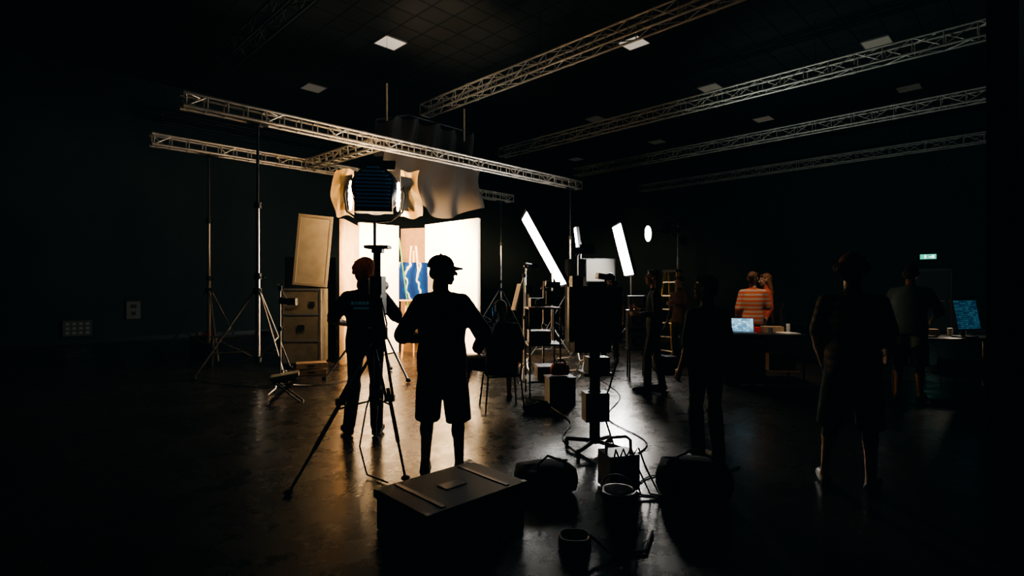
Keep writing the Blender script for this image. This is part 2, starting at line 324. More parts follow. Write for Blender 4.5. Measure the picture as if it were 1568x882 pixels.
# ------------------------------------------------------------------ big film lamp
def bodylamp():
    k=MB(); DK=mat('lamp_housing',(.02,.035,.06),.4,.3)
    k.loft([((0,y,0),V(r_,0,0),V(0,0,r_)) for y,r_ in((-.28,.2),(-.27,.3),(-.2,.36),(.12,.38),(.14,.4),(.24,.4))],DK,n=32)
    k.box((0,-.15,-.2),(.6,.26,.42),DK)
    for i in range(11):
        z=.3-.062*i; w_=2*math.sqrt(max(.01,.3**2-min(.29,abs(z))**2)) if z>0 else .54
        k.box((0,-.315,z),(w_,.035,.016),mat('lamp_fin_blue_sheen',(.1,.25,.45),.4,.2,emis=(.1,.35,.8),es=.02))  # faint emission puts a reflected blue light into the fins
    for sx in(-1,1):
        k.tube((sx*.4,0,0),(sx*.48,0,0),.05,BLK,n=12); k.path([(sx*.46,0,.05),(sx*.49,0,-.1),(sx*.45,0,-.38),(sx*.25,0,-.52),(0,0,-.55)],.02,BLK)
        k.box((sx*.52,.42,0),(.3,.012,.6),STEEL,(0,0,sx*38))
        def gel(u,v,sx=sx): return V(sx*(.4+u*(.34+.05*math.sin(v*5+sx))),.5-u*.02+.04*math.sin(u*9+v*5+sx)+.04*math.sin(v*13+u*6),-.4+v*.82+.03*math.sin(u*7+sx))
        k.grid(gel,18,22,PAPER)
    k.box((0,.42,.5),(.62,.012,.34),BLK,(-50,0,0)); 
    LENS=mat('lamp_lens_glow',(1,1,1),.3,emis=(1,.7,.4),es=40); k.tube((0,.241,0),(0,.25,0),.36,LENS,n=32)
    HOT=mat('lamp_side_glare',(1,1,1),.4,emis=(1,.74,.45),es=10)  # glare at the sides of the housing, painted as glowing blobs
    for sx in(-1,1):
        for z,w_ in((.08,.7),(.02,1),(-.05,1.2),(-.12,1.1),(-.19,1.3),(-.27,1),(-.33,.7)): k.ell((sx*(.39-.03*abs(z)),-.04+.2*z,z),(.032*w_,.05,.05),HOT)
    k.tube((0,0,-.53),(0,0,-2.85),.03,STEEL,n=12); k.tube((0,0,-1.7),(0,0,-2.85),.04,STEEL,n=12); k.tube((0,0,-1.75),(0,0,-1.65),.06,BLK,n=12)
    for i in range(3):
        a=math.radians(75+120*i); f=V(.8*math.cos(a),.8*math.sin(a),-3.12); k.tube((0,0,-2.05),f,.018,STEEL); k.tube((0,0,-2.8),V(0,0,-2.05).lerp(f,.6),.013,STEEL); k.ell(f+V(0,0,.01),(.04,.04,.035),RUB)
    return k
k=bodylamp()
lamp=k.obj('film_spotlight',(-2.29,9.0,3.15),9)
light('SPOT',(-2.33,9.3,3.12),(-1.95,12.0,1.3),5200,(1,.68,.38),.25,95,.6)
light('SPOT',(-2.3,9.1,3.62),(-1.5,12.4,7.5),560,(1,.74,.48),.12,38,.9)   # spot added above the lamp for its spill on ceiling and drape
# ------------------------------------------------------------------ LED panels
def ledpanel(name,c,lv,wv,es,sx=-1,base=None,col=(1,.97,.92)):
    c=Vector(c);lv=Vector(lv);wv=Vector(wv);n=lv.cross(wv).normalized()
    if n.x*sx<0:n=-n
    wv=wv-lv*(wv.dot(lv)/lv.length_squared); k=MB()
    EM=mat('led_diffuser_%d'%int(es),(1,1,1),.5,emis=col,es=es)
    def slab(h0,h1,s,m):
        vs=[c+n*h+lv*.5*i*s+wv*.5*j*s for h in(h0,h1) for i,j in((-1,-1),(1,-1),(1,1),(-1,1))]
        k.add(vs,[(3,2,1,0),(4,5,6,7),(0,1,5,4),(1,2,6,5),(2,3,7,6),(3,0,4,7)],m)
    slab(-.08,-.002,1.04,BLK); slab(-.002,.01,.97,EM)
    base=base or (c.x-n.x*.2,c.y-n.y*.2)
    B=V(base[0],base[1],c.z-n.z*.1-.15); k.tube(c-n*.08,B,.02,BLK); k.tube(B,V(B.x,B.y,.4),.018,STEEL); k.tube(V(B.x,B.y,1.1),V(B.x,B.y,.3),.026,STEEL)
    for i in range(3):
        a=math.radians(80+120*i); f=V(B.x+.6*math.cos(a),B.y+.6*math.sin(a),.02); k.tube(V(B.x,B.y,.75),f,.013,STEEL); k.tube(V(B.x,B.y,.3),V(B.x,B.y,.75).lerp(f,.6),.009,STEEL); k.ell(f,(.025,.025,.02),RUB)
    return k.obj(name)
ledpanel('led_panel_light',(.613,10.55,2.24),(.762,0,-1.386),(-.12,.9,.06),16)
ledpanel('led_panel_light',(2.58,12.55,2.38),(.298,0,-1.18),(-.04,.75,-.01),42)
ledpanel('led_tube_light',(1.62,13.6,2.78),(.06,0,-.5),(-.03,.12,0),14,base=(1.75,13.7))
light('SPOT',(2.45,12.35,2.6),(1.75,7.6,0),700,(1,.93,.85),.3,42,.9)     # LED panel throw onto the floor
k=MB()
k.tube((0,0,.35),(0,0,2.2),.025,STEEL); k.tube((0,0,2.2),(0,0,2.95),.018,STEEL)
for i,a in enumerate((75,195,315)):
    a=math.radians(a); f=V(.85*math.cos(a),.85*math.sin(a),.02); k.tube((0,0,1.05),f,.016,mat('light_grey_leg',(.55,.55,.52),.4)); k.tube((0,0,.38),V(0,0,1.05).lerp(f,.6),.01,STEEL); k.ell(f,(.04,.04,.02),RUB)
k.tube((-.62,0,2.78),(.15,0,2.9),.016,BLK); k.tube((-.3,0,2.95),(.2,.1,2.45),.014,BLK); k.box((-.25,0,2.88),(.12,.16,.26),BLK,(0,12,0)); k.ell((.0,0,2.82),.06,BLK); k.box((.1,0,3.0),(.2,.14,.05),BLK,(0,30,0)); k.box((.12,0,2.6),(.14,.12,.2),BLK)
LR=mat('led_diffuser_22',emis=(1,.97,.92),es=22)
nrm=V(-.98,-.14,-.05).normalized(); c=V(-.68,0,2.74); k.tube(c,c-nrm*.12,.19,BLK,r1=.07,n=20); k.tube(c+nrm*.002,c+nrm*.012,.175,LR,n=20)
k.obj('boom_stand_with_round_lamp',(3.79,12.3,0))
light('SPOT',(4.05,12.4,3.1),(9.5,13.5,4.4),200,(.9,1,.9),.15,150,.9)    # hidden spot added at the boom stand to lift trusses and far wall
# ------------------------------------------------------------------ people
def remesh(mb,voxel,it=4):
    me=bpy.data.meshes.new('t'); me.from_pydata(mb.v,[],mb.f); o=bpy.data.objects.new('t',me); bpy.context.collection.objects.link(o)
    r=o.modifiers.new('r','REMESH'); r.mode='VOXEL'; r.voxel_size=voxel
    if it: s=o.modifiers.new('s','SMOOTH'); s.factor=.5; s.iterations=it
    dg=bpy.context.evaluated_depsgraph_get(); dg.update(); ev=o.evaluated_get(dg); m2=ev.to_mesh()
    n=len(m2.vertices); co=np.empty(n*3); m2.vertices.foreach_get('co',co); co=co.reshape(-1,3).copy()
    fs=[tuple(p.vertices) for p in m2.polygons]; ev.to_mesh_clear(); bpy.data.objects.remove(o); bpy.data.meshes.remove(me)
    return co,fs
SKIN=mat('skin',(.55,.32,.21),.5,noise=.06,nscale=12); SHOE=mat('dark_shoe',(.02,.02,.02),.5); EYEW=mat('eye_white',(.8,.8,.78),.2); EYEB=mat('eye_iris',(.05,.03,.02),.2)
DEF=dict(pel=(0,0,.96),chest=(0,0,1.25),neck=(0,-.01,1.46),head=(0,.02,1.635),shL=(-.175,-.01,1.395),shR=(.175,-.01,1.395),elL=(-.23,-.03,1.11),elR=(.23,-.03,1.11),wrL=(-.25,.07,.86),wrR=(.25,.07,.86),
 hpL=(-.09,0,.92),hpR=(.09,0,.92),knL=(-.11,.02,.5),knR=(.11,.02,.5),anL=(-.12,-.03,.09),anR=(.12,-.03,.09),toL=(-.14,.14,.045),toR=(.14,.14,.045))
def person(name,x,y,yaw,h=1.75,pose={},top=None,bot=None,hair='short',haircol=(.06,.03,.015),sleeve=.8,shorts=False,bulk=1.,hy=0,hp=0,hr=0,cap=None,vox=.014,curl=35,extra=None,loose=0.,z0=0,skirt=0):
    J={**DEF,**pose}; J={a:Vector(b) for a,b in J.items()}
    k=h/1.75; hm=mat(name+'_hair',haircol,.6,noise=.3,nscale=40,bump=.6,trans=.6 if hair=='curly' else 0); top=top or FAB; bot=bot or FAB
    A=MB(); segs=[]
    rH=(J['hpR']-J['hpL']).normalized(); rS=(J['shR']-J['shL']).normalized()
    pel,ch,nk=J['pel'],J['chest'],J['neck']; up1=(ch-pel).normalized(); up2=(nk-ch).normalized()
    pts=[(pel-up1*.12,.165,.118,0),(pel,.168,.122,0),(pel.lerp(ch,.45),.15,.112,.3),(ch,.17,.12,.8),(ch.lerp(nk,.5),.17,.112,1),(ch.lerp(nk,.78),.125,.09,1),(nk,.066,.062,1),(nk+up2*.04,.052,.055,1)]
    rg=[]
    for i,(c,rx,ry,t) in enumerate(pts):
        u=(up1*(1-t)+up2*t).normalized(); r=rH.lerp(rS,t); r=(r-u*r.dot(u)).normalized(); f=u.cross(r)
        bb=bulk if i<6 else 1; add=loose if i<4 else 0
        rg.append((c,r*(rx*bb+add),f*(ry*bb+add)))
    A.loft(rg,None,24)
    segs+=[('top',pel-up1*.1,pel,.16*bulk),('top',pel,ch,.15*bulk),('top',ch,nk-up2*.03,.13*bulk),('skin',nk+up2*.03,J['head'],.055)]
    A.capsule(nk-up2*.03,J['head']-Vector((0,.015,.03)),.058,.052)
    for s in'LR':
        sh,el,wr=J['sh'+s],J['el'+s],J['wr'+s]
        A.capsule(nk-up2*.03,sh,.056,.054*bulk); A.capsule(ch.lerp(nk,.5)+(sh-nk)*.3,sh,.075,.056*bulk); A.capsule(sh,el,.056*bulk,.043)
        A.capsule(el,wr,.044,.028); A.ell(el.lerp(wr,.28),.047)
        sl=min(sleeve,1); se=sh.lerp(el,sl); A.capsule(sh,se,.06*bulk,.058*bulk+loose*.6)
        segs.append(('top',sh,se,.062))
        if sleeve>1:
            w=el.lerp(wr,min(1,sleeve-1)); A.capsule(el,w,.054+loose*.4,.04+loose*.3); segs.append(('top',el,w,.05)); segs.append(('skin',w,wr,.03))
        else: segs+= [('skin',se,el,.045),('skin',el,wr,.04)]
        hp_,kn,an,to=J['hp'+s],J['kn'+s],J['an'+s],J['to'+s]
        A.capsule(hp_,kn,.093*bulk,.06); A.capsule(kn,an,.056,.036); A.ell(kn.lerp(an,.3)+Vector((0,-.012,0)),(.056,.058,.1))
        if shorts:
            dd=(kn-hp_).normalized(); he=kn+dd*.05; xx,yy=basis(dd)
            A.loft([(hp_,xx*.09*bulk,yy*.09*bulk),(hp_.lerp(he,.5),xx*(.095*bulk+skirt*.5),yy*(.095*bulk+skirt*.5)),(he,xx*(.088+skirt),yy*(.092+skirt))],None,18); segs+=[('bot',hp_,he,.09),('skin',he+(an-kn)*.12,an,.05)]
        else:
            A.capsule(kn,an-(an-kn)*.04,.068+loose*.4,.056+loose*.4); segs+=[('bot',hp_,kn,.09),('bot',kn,an+Vector((0,0,.02)),.06)]
        fd=(to-an); fd.z=0; fd.normalize(); heel=Vector((an.x,an.y,max(.042,an.z-.048)))-fd*.03
        if an.z>.2: heel=an-Vector((0,0,.03))-fd*.03
        A.capsule(heel,to,.043,.04); A.capsule(heel,heel.lerp(to,.6),.045,.048); A.capsule(an,heel.lerp(to,.3),.042,.04); segs+=[('shoe',heel,to,.05)]
    co,fs=remesh(A,vox,3)
    vo=co.copy(); ce=np.array([vo[list(f)].mean(0) for f in fs]); best=np.full(len(fs),1e9); lab=np.zeros(len(fs),int); names=['top','bot','skin','shoe']
    for t,a,b_,r in segs:
        a=np.array(a);b_=np.array(b_);d=b_-a; q=np.clip(((ce-a)@d)/max(1e-9,d@d),0,1); ds=np.linalg.norm(ce-(a+q[:,None]*d),axis=1)-r
        w=ds<best; best[w]=ds[w]; lab[w]=names.index(t)
    F=MB(); F.mats=[top,bot,SKIN,SHOE]
    F.v=[tuple(p) for p in co]; F.f=list(fs); F.m=[int(q) for q in lab]; F.sm=[True]*len(fs)
    H=MB(); H.ell((0,-.012,.02),(.076,.096,.1)); H.ell((0,.028,-.04),(.058,.062,.07)); H.ell((0,.062,-.092),(.026,.022,.02)); H.capsule((0,.094,.01),(0,.112,-.026),.007,.013)
    H.capsule((-.032,.076,.032),(.032,.076,.032),.015,.015); H.ell((0,.086,-.058),(.024,.012,.009)); H.ell((0,.084,-.072),(.02,.011,.007)); H.capsule((-.04,.062,-.02),(-.02,.075,-.03),.02,.02); H.capsule((.04,.062,-.02),(.02,.075,-.03),.02,.02)
    for sx in(-1,1): H.ell((sx*.079,-.008,-.008),(.011,.021,.033)); H.ell((sx*.082,-.014,.008),(.012,.018,.02))
    H.capsule((0,-.015,-.03),(0,-.03,-.13),.055,.053)
    hc,hf=remesh(H,.007 if vox<.016 else .009,2)
    HM=Matrix.Translation(J['head'])@Euler((math.radians(hp),math.radians(hr),math.radians(hy)),'XYZ').to_matrix().to_4x4()
    o=len(F.v); F.v+=[tuple(HM@Vector(p)) for p in hc]; F.f+=[tuple(i+o for i in f) for f in hf]; F.m+=[2]*len(hf); F.sm+=[True]*len(hf)
    R3=HM.to_3x3()
    for sx in(-1,1):
        F.ell(HM@Vector((sx*.03,.083,.004)),.0115,EYEW,R3,10,7); F.ell(HM@Vector((sx*.03,.0915,.004)),(.005,.004,.005),EYEB,R3,8,6); F.capsule(HM@Vector((sx*.018,.094,.026)),HM@Vector((sx*.044,.086,.027)),.003,.003,hm,6)
    G=MB()
    if hair!='bald' and not (cap and hair=='short'):
        G.ell((0,-.026,.036),(.084,.098,.096)); G.ell((0,-.05,-.01),(.078,.068,.085)); G.capsule((-.05,.055,.09),(.05,.055,.09),.02,.02)
    elif cap: G.ell((0,-.045,-.015),(.076,.066,.06))
    rnd=random.Random(len(name)*13)
    if hair=='curly':
        for i in range(190):
            a=rnd.uniform(0,2*math.pi);t=rnd.uniform(-.6,1.5); q=Vector((.1*math.cos(t)*math.cos(a),.112*math.cos(t)*math.sin(a)-.03,.108*math.sin(t)+.038))
            if q.y>.05 and q.z<.07: continue
            if cap and q.z>.05: continue
            G.ell(q,rnd.uniform(.014,.026),None,None,8,6)
    if hair=='long':
        G.loft([((0,-.03,.03),V(.084,0,0),V(0,.07,0)),((0,-.055,-.06),V(.092,0,0),V(0,.055,0)),((0,-.075,-.15),V(.1,0,0),V(0,.045,0)),((0,-.09,-.24),V(.08,0,0),V(0,.03,0)),((0,-.095,-.29),V(.04,0,0),V(0,.015,0))],None)
        for i in range(24):
            a=math.pi*(i+.5)/24; G.capsule((.08*math.cos(a),-.04-.04*math.sin(a),.02),(.09*math.cos(a),-.06-.06*math.sin(a),-.24-.03*rnd.random()),.016,.01,None,6)
    if hair=='bun': G.ell((0,-.13,.05),.045)
    if G.v:
        gc,gf=remesh(G,.007,1); o=len(F.v); kk=F.mi(hm); F.v+=[tuple(HM@Vector(p)) for p in gc]; F.f+=[tuple(i+o for i in f) for f in gf]; F.m+=[kk]*len(gf); F.sm+=[True]*len(gf)
    if cap:
        C=MB(); C.ell((0,-.015,.05),(.09,.108,.085)); C.loft([((0,-.015,.035),V(.09,0,0),V(0,.109,0)),((0,-.015,.06),V(.09,0,0),V(0,.108,0))],None,24); 
        gc,gf=remesh(C,.008,1); keep=[f for f in gf if sum(gc[i][2] for i in f)/len(f)>.028]; o=len(F.v); kk=F.mi(cap); F.v+=[tuple(HM@Vector(p)) for p in gc]; F.f+=[tuple(i+o for i in f) for f in keep]; F.m+=[kk]*len(keep); F.sm+=[True]*len(keep)
        def brim(u,v):
            a=math.pi*(.12+.76*u); r=1+.72*v*math.sin(a)**.7; return HM@Vector((.088*math.cos(a)*(1+.05*v),-.015+.107*math.sin(a)*r,.04-.015*v-.02*abs(math.cos(a))*v))
        F.grid(brim,14,5,cap); F.grid(lambda u,v:brim(u,v)+R3@Vector((0,0,-.006)),14,5,cap); F.ell(HM@Vector((0,-.015,.136)),.008,cap)
    for s,sg in(('L',-1),('R',1)):
        el,wr=J['el'+s],J['wr'+s]; d=(wr-el).normalized(); hint=Vector((0,1,0)) if abs(d.y)<.75 else Vector((0,0,1))
        sd=(hint-d*hint.dot(d)).normalized(); n=Vector((-sg,0,0)); n=(n-d*n.dot(d)-sd*n.dot(sd)); n=n.normalized() if n.length>.1 else d.cross(sd)
        Q=MB(); w0=wr-d*.02
        Q.loft([(w0,sd*.027,n*.022),(wr+d*.02,sd*.032,n*.018),(wr+d*.06,sd*.04,n*.016),(wr+d*.093,sd*.04,n*.013),(wr+d*.1,sd*.036,n*.009)],None,14)
        Q.ell(wr+d*.035+sd*.022+n*.008,(.02,.02,.02))
        for i,(off,l) in enumerate(((.03,.07),(.01,.08),(-.01,.074),(-.03,.058))):
            p=wr+d*.092+sd*off; c_=curl*(.8+.12*i); dd=d
            for j,fr in enumerate((.45,.32,.25)):
                a=math.radians(c_*(j+.6)*.8); dd=(d*math.cos(a)+n*math.sin(a)+sd*off*1.2).normalized(); q=p+dd*l*fr; Q.capsule(p,q,.0092-.0008*j,.0086-.0008*j,None,8); p=q
        p=wr+d*.03+sd*.028; q=p+(d*.6+sd*.7+n*.3).normalized()*.04; r_=q+(d*.85+sd*.25+n*.4).normalized()*.032; Q.capsule(p,q,.014,.0105,None,8); Q.capsule(q,r_,.0105,.008,None,8)
        qc,qf=remesh(Q,.0048 if vox<.016 else .006,1); o=len(F.v); F.v+=[tuple(p) for p in qc]; F.f+=[tuple(i+o for i in f) for f in qf]; F.m+=[2]*len(qf); F.sm+=[True]*len(qf)
    if extra: extra(F,J)
    F.v=[(p[0]*k,p[1]*k,p[2]*k) for p in F.v]
    return F.obj(name,(x,y,z0),yaw)
def tee(n,c): return mat(n,c,.85,bump=.5,nscale=9,noise=.15)
BT=tee('black_tshirt',(.014,.015,.017)); BJ=tee('black_trousers',(.012,.013,.015))
def phone(F,J):
    d=(J['wrR']-J['elR']).normalized(); c=J['wrR']+d*.1+Vector((-.03,.0,.03))
    F.box(c,(.012,.08,.15),BLK,(15,0,0)); F.box(c+Vector((-.008,0,0)),(.003,.07,.13),screenmat('phone_screen',(.1,.4,.7),.8),(15,0,0))
person('man_in_baseball_cap',-.56,4.3,-12,1.75,dict(elL=(-.33,.0,1.12),wrL=(-.2,.22,1.05),elR=(.33,.04,1.14),wrR=(.36,.28,1.22),knL=(-.125,.02,.49),knR=(.125,.03,.49),anL=(-.13,-.03,.09),anR=(.13,.05,.09),toL=(-.18,.13,.045),toR=(.17,.2,.045)),
  BT,BJ,'short',shorts=True,bulk=1.08,loose=.025,hy=-62,cap=tee('black_cap',(.012,.012,.014)),sleeve=1.5,skirt=.012,vox=.012,curl=45,extra=phone)
def backprint(F,J):
    m=mat('shirt_print',(.35,.7,.9),.7,emis=(.2,.5,.7),es=.02)
    for i,w_ in enumerate((.03,.02,.035,.025,.03,.02)): F.box((-.09+.036*i,-.152,1.335),(w_,.006,.03),m)
    F.box((0,-.153,1.285),(.16,.006,.02),m)
person('curly_haired_man',-1.5,5.5,4,1.77,dict(elL=(-.33,-.02,1.16),wrL=(-.2,.22,1.1),elR=(.33,.05,1.16),wrR=(.2,.3,1.28),knL=(-.12,.04,.5),anL=(-.16,.0,.09),toL=(-.24,.13,.045)),BT,BJ,'curly',(.8,.45,.16),hr=14,hy=-25,hp=5,bulk=1.05,loose=.02,extra=backprint,curl=50)
person('seated_man',-.13,6.7,12,1.75,dict(pel=(0,-.02,.56),chest=(0,.04,.86),neck=(0,.06,1.06),head=(0,.1,1.22),shL=(-.185,.05,1.0),shR=(.185,.05,1.0),elL=(-.28,.14,.74),elR=(.27,.14,.76),wrL=(-.2,.36,.64),wrR=(.16,.38,.66),
  hpL=(-.1,.02,.55),hpR=(.1,.02,.55),knL=(-.36,.42,.53),knR=(.18,.46,.53),anL=(-.42,.42,.09),anR=(.2,.5,.09),toL=(-.52,.56,.045),toR=(.24,.66,.045)),tee('charcoal_shirt',(.12,.1,.085)),BJ,'short',(.45,.24,.11),shorts=True,bulk=1.1,loose=.025,sleeve=.95,hy=10,hp=-12)
k=MB()
for sx in(-1,1):
    for sy in(-1,1): k.tube((sx*.2,sy*.18,.42),(sx*.24,sy*.24,.0),.011,BLK)
    k.path([(sx*.2,-.18,.42),(sx*.2,-.24,.55),(sx*.19,-.27,.82)],.011,BLK); k.tube((sx*.2,-.18,.42),(sx*.2,.18,.42),.011,BLK)
k.tube((-.2,.18,.42),(.2,.18,.42),.011,BLK); k.tube((-.2,-.18,.42),(.2,-.18,.42),.011,BLK)
def seat(u,v): return V(-.22+.44*u,-.21+.43*v,.445-.015*math.sin(math.pi*u)+(.02*(1-v)))
k.grid(seat,10,8,PLAST); k.grid(lambda u,v:seat(u,v)-V(0,0,.02),10,8,PLAST)
k.grid(lambda u,v:V(-.21+.42*u,-.25-.04*v-.04*math.sin(math.pi*u),.6+.22*v),10,6,PLAST)
k.obj('stacking_chair',(-.13,6.72,0),12)
person('woman_in_black',2.06,7.8,78,1.76,dict(elL=(-.22,-.02,1.12),wrL=(-.12,.22,1.12),elR=(.22,0,1.11),wrR=(.1,.24,1.18),knL=(-.1,.1,.51),anL=(-.12,.1,.09),toL=(-.12,.28,.045),knR=(.09,-.04,.5),anR=(.1,-.12,.09),toR=(.12,.05,.045)),BT,BJ,'long',(.2,.1,.05),sleeve=1.7,bulk=.95,hp=5)
person('short_haired_person',1.66,4.6,22,1.6,dict(wrL=(-.22,.1,.88)),BT,BJ,'short',(.03,.02,.015),bulk=1.04,loose=.02,sleeve=.9,hy=40)
PL=stripes('patterned_shirt',(.11,.09,.065),(.025,.025,.025),5)
person('man_in_patterned_shirt',2.56,4.05,-40,1.75,dict(elR=(.23,.03,1.12),wrR=(.2,.22,1.0),elL=(-.23,-.02,1.11),wrL=(-.22,.14,.9),anL=(-.17,-.05,.09),knL=(-.14,.0,.5),toL=(-.23,.1,.045)),PL,BJ,'curly',(.12,.05,.02),shorts=True,bulk=1.02,loose=.02,hy=-10,cap=tee('brown_cap',(.22,.08,.03)),skirt=.005)
DEN=tee('denim_shirt',(.22,.34,.4))
person('man_in_denim_shirt',5.27,7.15,-45,1.82,dict(chest=(0,.05,1.25),neck=(0,.1,1.45),head=(0,.15,1.62),shL=(-.18,.09,1.39),shR=(.18,.09,1.39),elL=(-.27,.18,1.14),wrL=(-.2,.42,1.0),elR=(.27,.2,1.14),wrR=(.18,.44,1.02)),DEN,tee('dark_shorts',(.03,.03,.035)),'short',(.05,.03,.02),shorts=True,bulk=1.08,loose=.02,sleeve=1.4,hp=-14,vox=.015)
STR=stripes('orange_striped_jumper',(.7,.13,.04),(.55,.4,.3),4.2)
person('woman_in_striped_jumper',4.27,9.55,-20,1.78,dict(elR=(.24,.04,1.15),wrR=(.14,.25,1.12)),STR,tee('light_jeans',(.18,.27,.36)),'bun',(.16,.07,.03),sleeve=1.8,loose=.015,hy=-15,vox=.015)
person('woman_in_red_top',4.72,10.0,75,1.76,dict(elR=(.24,.04,1.15),wrR=(.14,.25,1.12)),tee('red_top',(.5,.1,.05)),BJ,'long',(.25,.1,.04),sleeve=1.5,vox=.018,hp=-5)
person('crew_member_in_dark_top',1.98,10.9,170,1.8,{},BT,BJ,'short',(.05,.03,.02),vox=.018)
person('crew_member_in_brown_jacket',3.3,10.6,120,1.72,dict(elL=(-.26,.04,1.16),wrL=(-.1,.25,1.2)),tee('brown_jacket',(.12,.06,.03)),BJ,'short',(.08,.04,.02),sleeve=1.8,vox=.018)
# ------------------------------------------------------------------ foreground tripod (camera support)
k=MB(); hub=V(0,0,1.08)
for f in(V(-.47,-.72,0),V(.32,-.42,0),V(-.2,.7,0)):
    d=f-hub; sdv=d.cross(V(0,0,1)).normalized(); m1=hub.lerp(f,.45)
    for s_ in(-1,1): k.tube(hub+sdv*s_*.05,m1+sdv*s_*.03,.013,BLK)
    k.tube(hub.lerp(f,.38),hub.lerp(f,.75),.017,PLAST); k.tube(hub.lerp(f,.72),f+V(0,0,.01),.011,BLK); k.ell(f+V(0,0,.02),(.035,.035,.02),RUB); k.box(m1,(.08,.05,.05),PLAST); k.tube(V(0,0,.55),hub.lerp(f,.5),.008,BLK)
k.tube((0,0,.5),(0,0,1.2),.02,BLK); k.tube((0,0,1.06),(0,0,1.16),.085,PLAST,n=16); k.tube((0,0,1.16),(0,0,1.28),.055,PLAST,n=16); k.box((0,0,1.35),(.11,.16,.14),PLAST)
k.box((0,0,1.43),(.1,.22,.03),BLK); k.box((0,0,1.52),(.1,.16,.16),PLAST); k.tube((0,.08,1.52),(0,.22,1.52),.045,PLAST,n=14); k.tube((0,0,1.6),(0,0,1.83),.026,BLK); k.box((0,0,1.85),(.2,.16,.025),PLAST); k.box((0,0,1.82),(.09,.09,.04),BLK)
k.tube((.04,-.05,1.35),(.16,-.42,1.18),.01,BLK); k.tube((.16,-.42,1.18),(.18,-.5,1.15),.017,RUB); k.box((-.09,-.02,1.5),(.06,.1,.14),BLK)
k.path([(.02,-.05,1.5),(.1,-.1,1.2),(.05,-.12,.9),(-.06,-.15,.5),(-.1,-.2,.2),(0,-.35,.02),(.2,-.5,.012)],.007,RUB)
k.obj('camera_tripod',(-1.15,4.62,0))
# ------------------------------------------------------------------ foreground cases etc.
k=MB(); k.box((0,0,.105),(.76,.54,.2),PLAST); k.box((0,0,.228),(.78,.56,.045),mat('case_lid',(.01,.01,.01),.65,noise=.3,spec=.3))
for x in(-.25,.25): k.box((x,0,.252),(.03,.5,.006),BLK); k.box((x,-.28,.2),(.06,.03,.07),BLK)
k.box((0,0,.252),(.16,.1,.008),BLK); k.path([(-.1,-.28,.13),(-.08,-.32,.13),(.08,-.32,.13),(.1,-.28,.13)],.012,RUB)
for x in(-.375,.375):
    for y in(-.265,.265): k.box((x,y,.225),(.04,.04,.055),DGREY)
k.obj('equipment_flight_case',(-.38,3.42,0),44,bevel=.01)
k=MB(); k.box((0,0,.14),(.24,.22,.26),PLAST); k.box((0,-.112,.16),(.18,.01,.14),DGREY)
for i in range(3): k.tube((-.06+.06*i,-.115,.17),(-.06+.06*i,-.13,.17),.018,BLK,n=12)
k.path([(-.1,0,.26),(-.1,0,.35),(-.06,0,.38),(.06,0,.38),(.1,0,.35),(.1,0,.26)],.012,BLK)
for i in range(4): k.path([(-.08+.05*i,-.1,.27),(-.1+.06*i,-.16,.34),(-.06+.06*i,-.2,.2),(.0+.07*i,-.22,.02),(.2+.05*i,-.3,.01)],.007,RUB)
k.obj('power_distribution_box',(.8,4.05,0),15,bevel=.01)
def bag(name,x,y,w,d_,h_,rz,m=FAB):
    k=MB(); G=MB(); 
    G.box((0,0,h_*.46),(w*.9,d_*.85,h_*.8),None)
    for sx in(-1,1): G.ell((sx*w*.4,0,h_*.42),(w*.14,d_*.44,h_*.4))
    G.ell((0,0,h_*.8),(w*.42,d_*.4,h_*.18)); co,fs=remesh(G,.02,6); k.add([tuple(p) for p in co],fs,m,True)
    k.box((0,0,h_*.93),(w*.8,.02,.012),m); k.path([(-w*.25,-d_*.42,h_*.5),(-w*.24,-d_*.3,h_*1.05),(0,-d_*.1,h_*1.2),(w*.24,-d_*.3,h_*1.05),(w*.25,-d_*.42,h_*.5)],.01,RUB)
    k.box((0,-d_*.44,h_*.35),(w*.5,.04,h_*.4),m)
    return k.obj(name,(x,y,0),rz)
bag('camera_bag',1.3,3.85,.5,.32,.3,-12); bag('camera_bag',.25,4.0,.44,.34,.22,20)
k=MB(); LT=mat('translucent_grey_plastic',(.02,.025,.025),.45)
k.tube((0,0,0),(0,0,.2),.09,LT,r1=.105,n=24); k.tube((0,0,.19),(0,0,.21),.112,LT,n=24); k.path([(.105*math.cos(a),.105*math.sin(a),.21+.06*math.sin(a)) for a in [math.pi*i/12 for i in range(13)]],.006,DGREY)
k.tube((0,0,.206),(0,0,.214),.09,FAB,n=24); k.obj('plastic_bucket',(.68,3.45,0))
k=MB()
for j in range(4):
    k.path([(.085*math.cos(a),.085*math.sin(a),.012+.02*j+.004*math.sin(3*a)) for a in [2*math.pi*i/24 for i in range(25)]],.011,mat('orange_brown_cable',(.12,.09,.06),.6) if j==3 else RUB)
k.path([(.085,0,.08),(.2,-.1,.01),(.4,-.05,.01),(.5,.2,.01)],.009,RUB); k.obj('coiled_cable',(.36,3.1,0))
k=MB()
def smooth(p):
    p=[V(*q) for q in p]; out=[]
    for i in range(len(p)-1):
        a=p[max(0,i-1)];b_=p[i];c=p[i+1];d=p[min(len(p)-1,i+2)]
        for j in range(8):
            t=j/8; out.append(.5*((2*b_)+(c-a)*t+(2*a-5*b_+4*c-d)*t*t+(3*b_-a-3*c+d)*t**3))
    out.append(p[-1]); 
    for q in out: q.z=.008
    return out
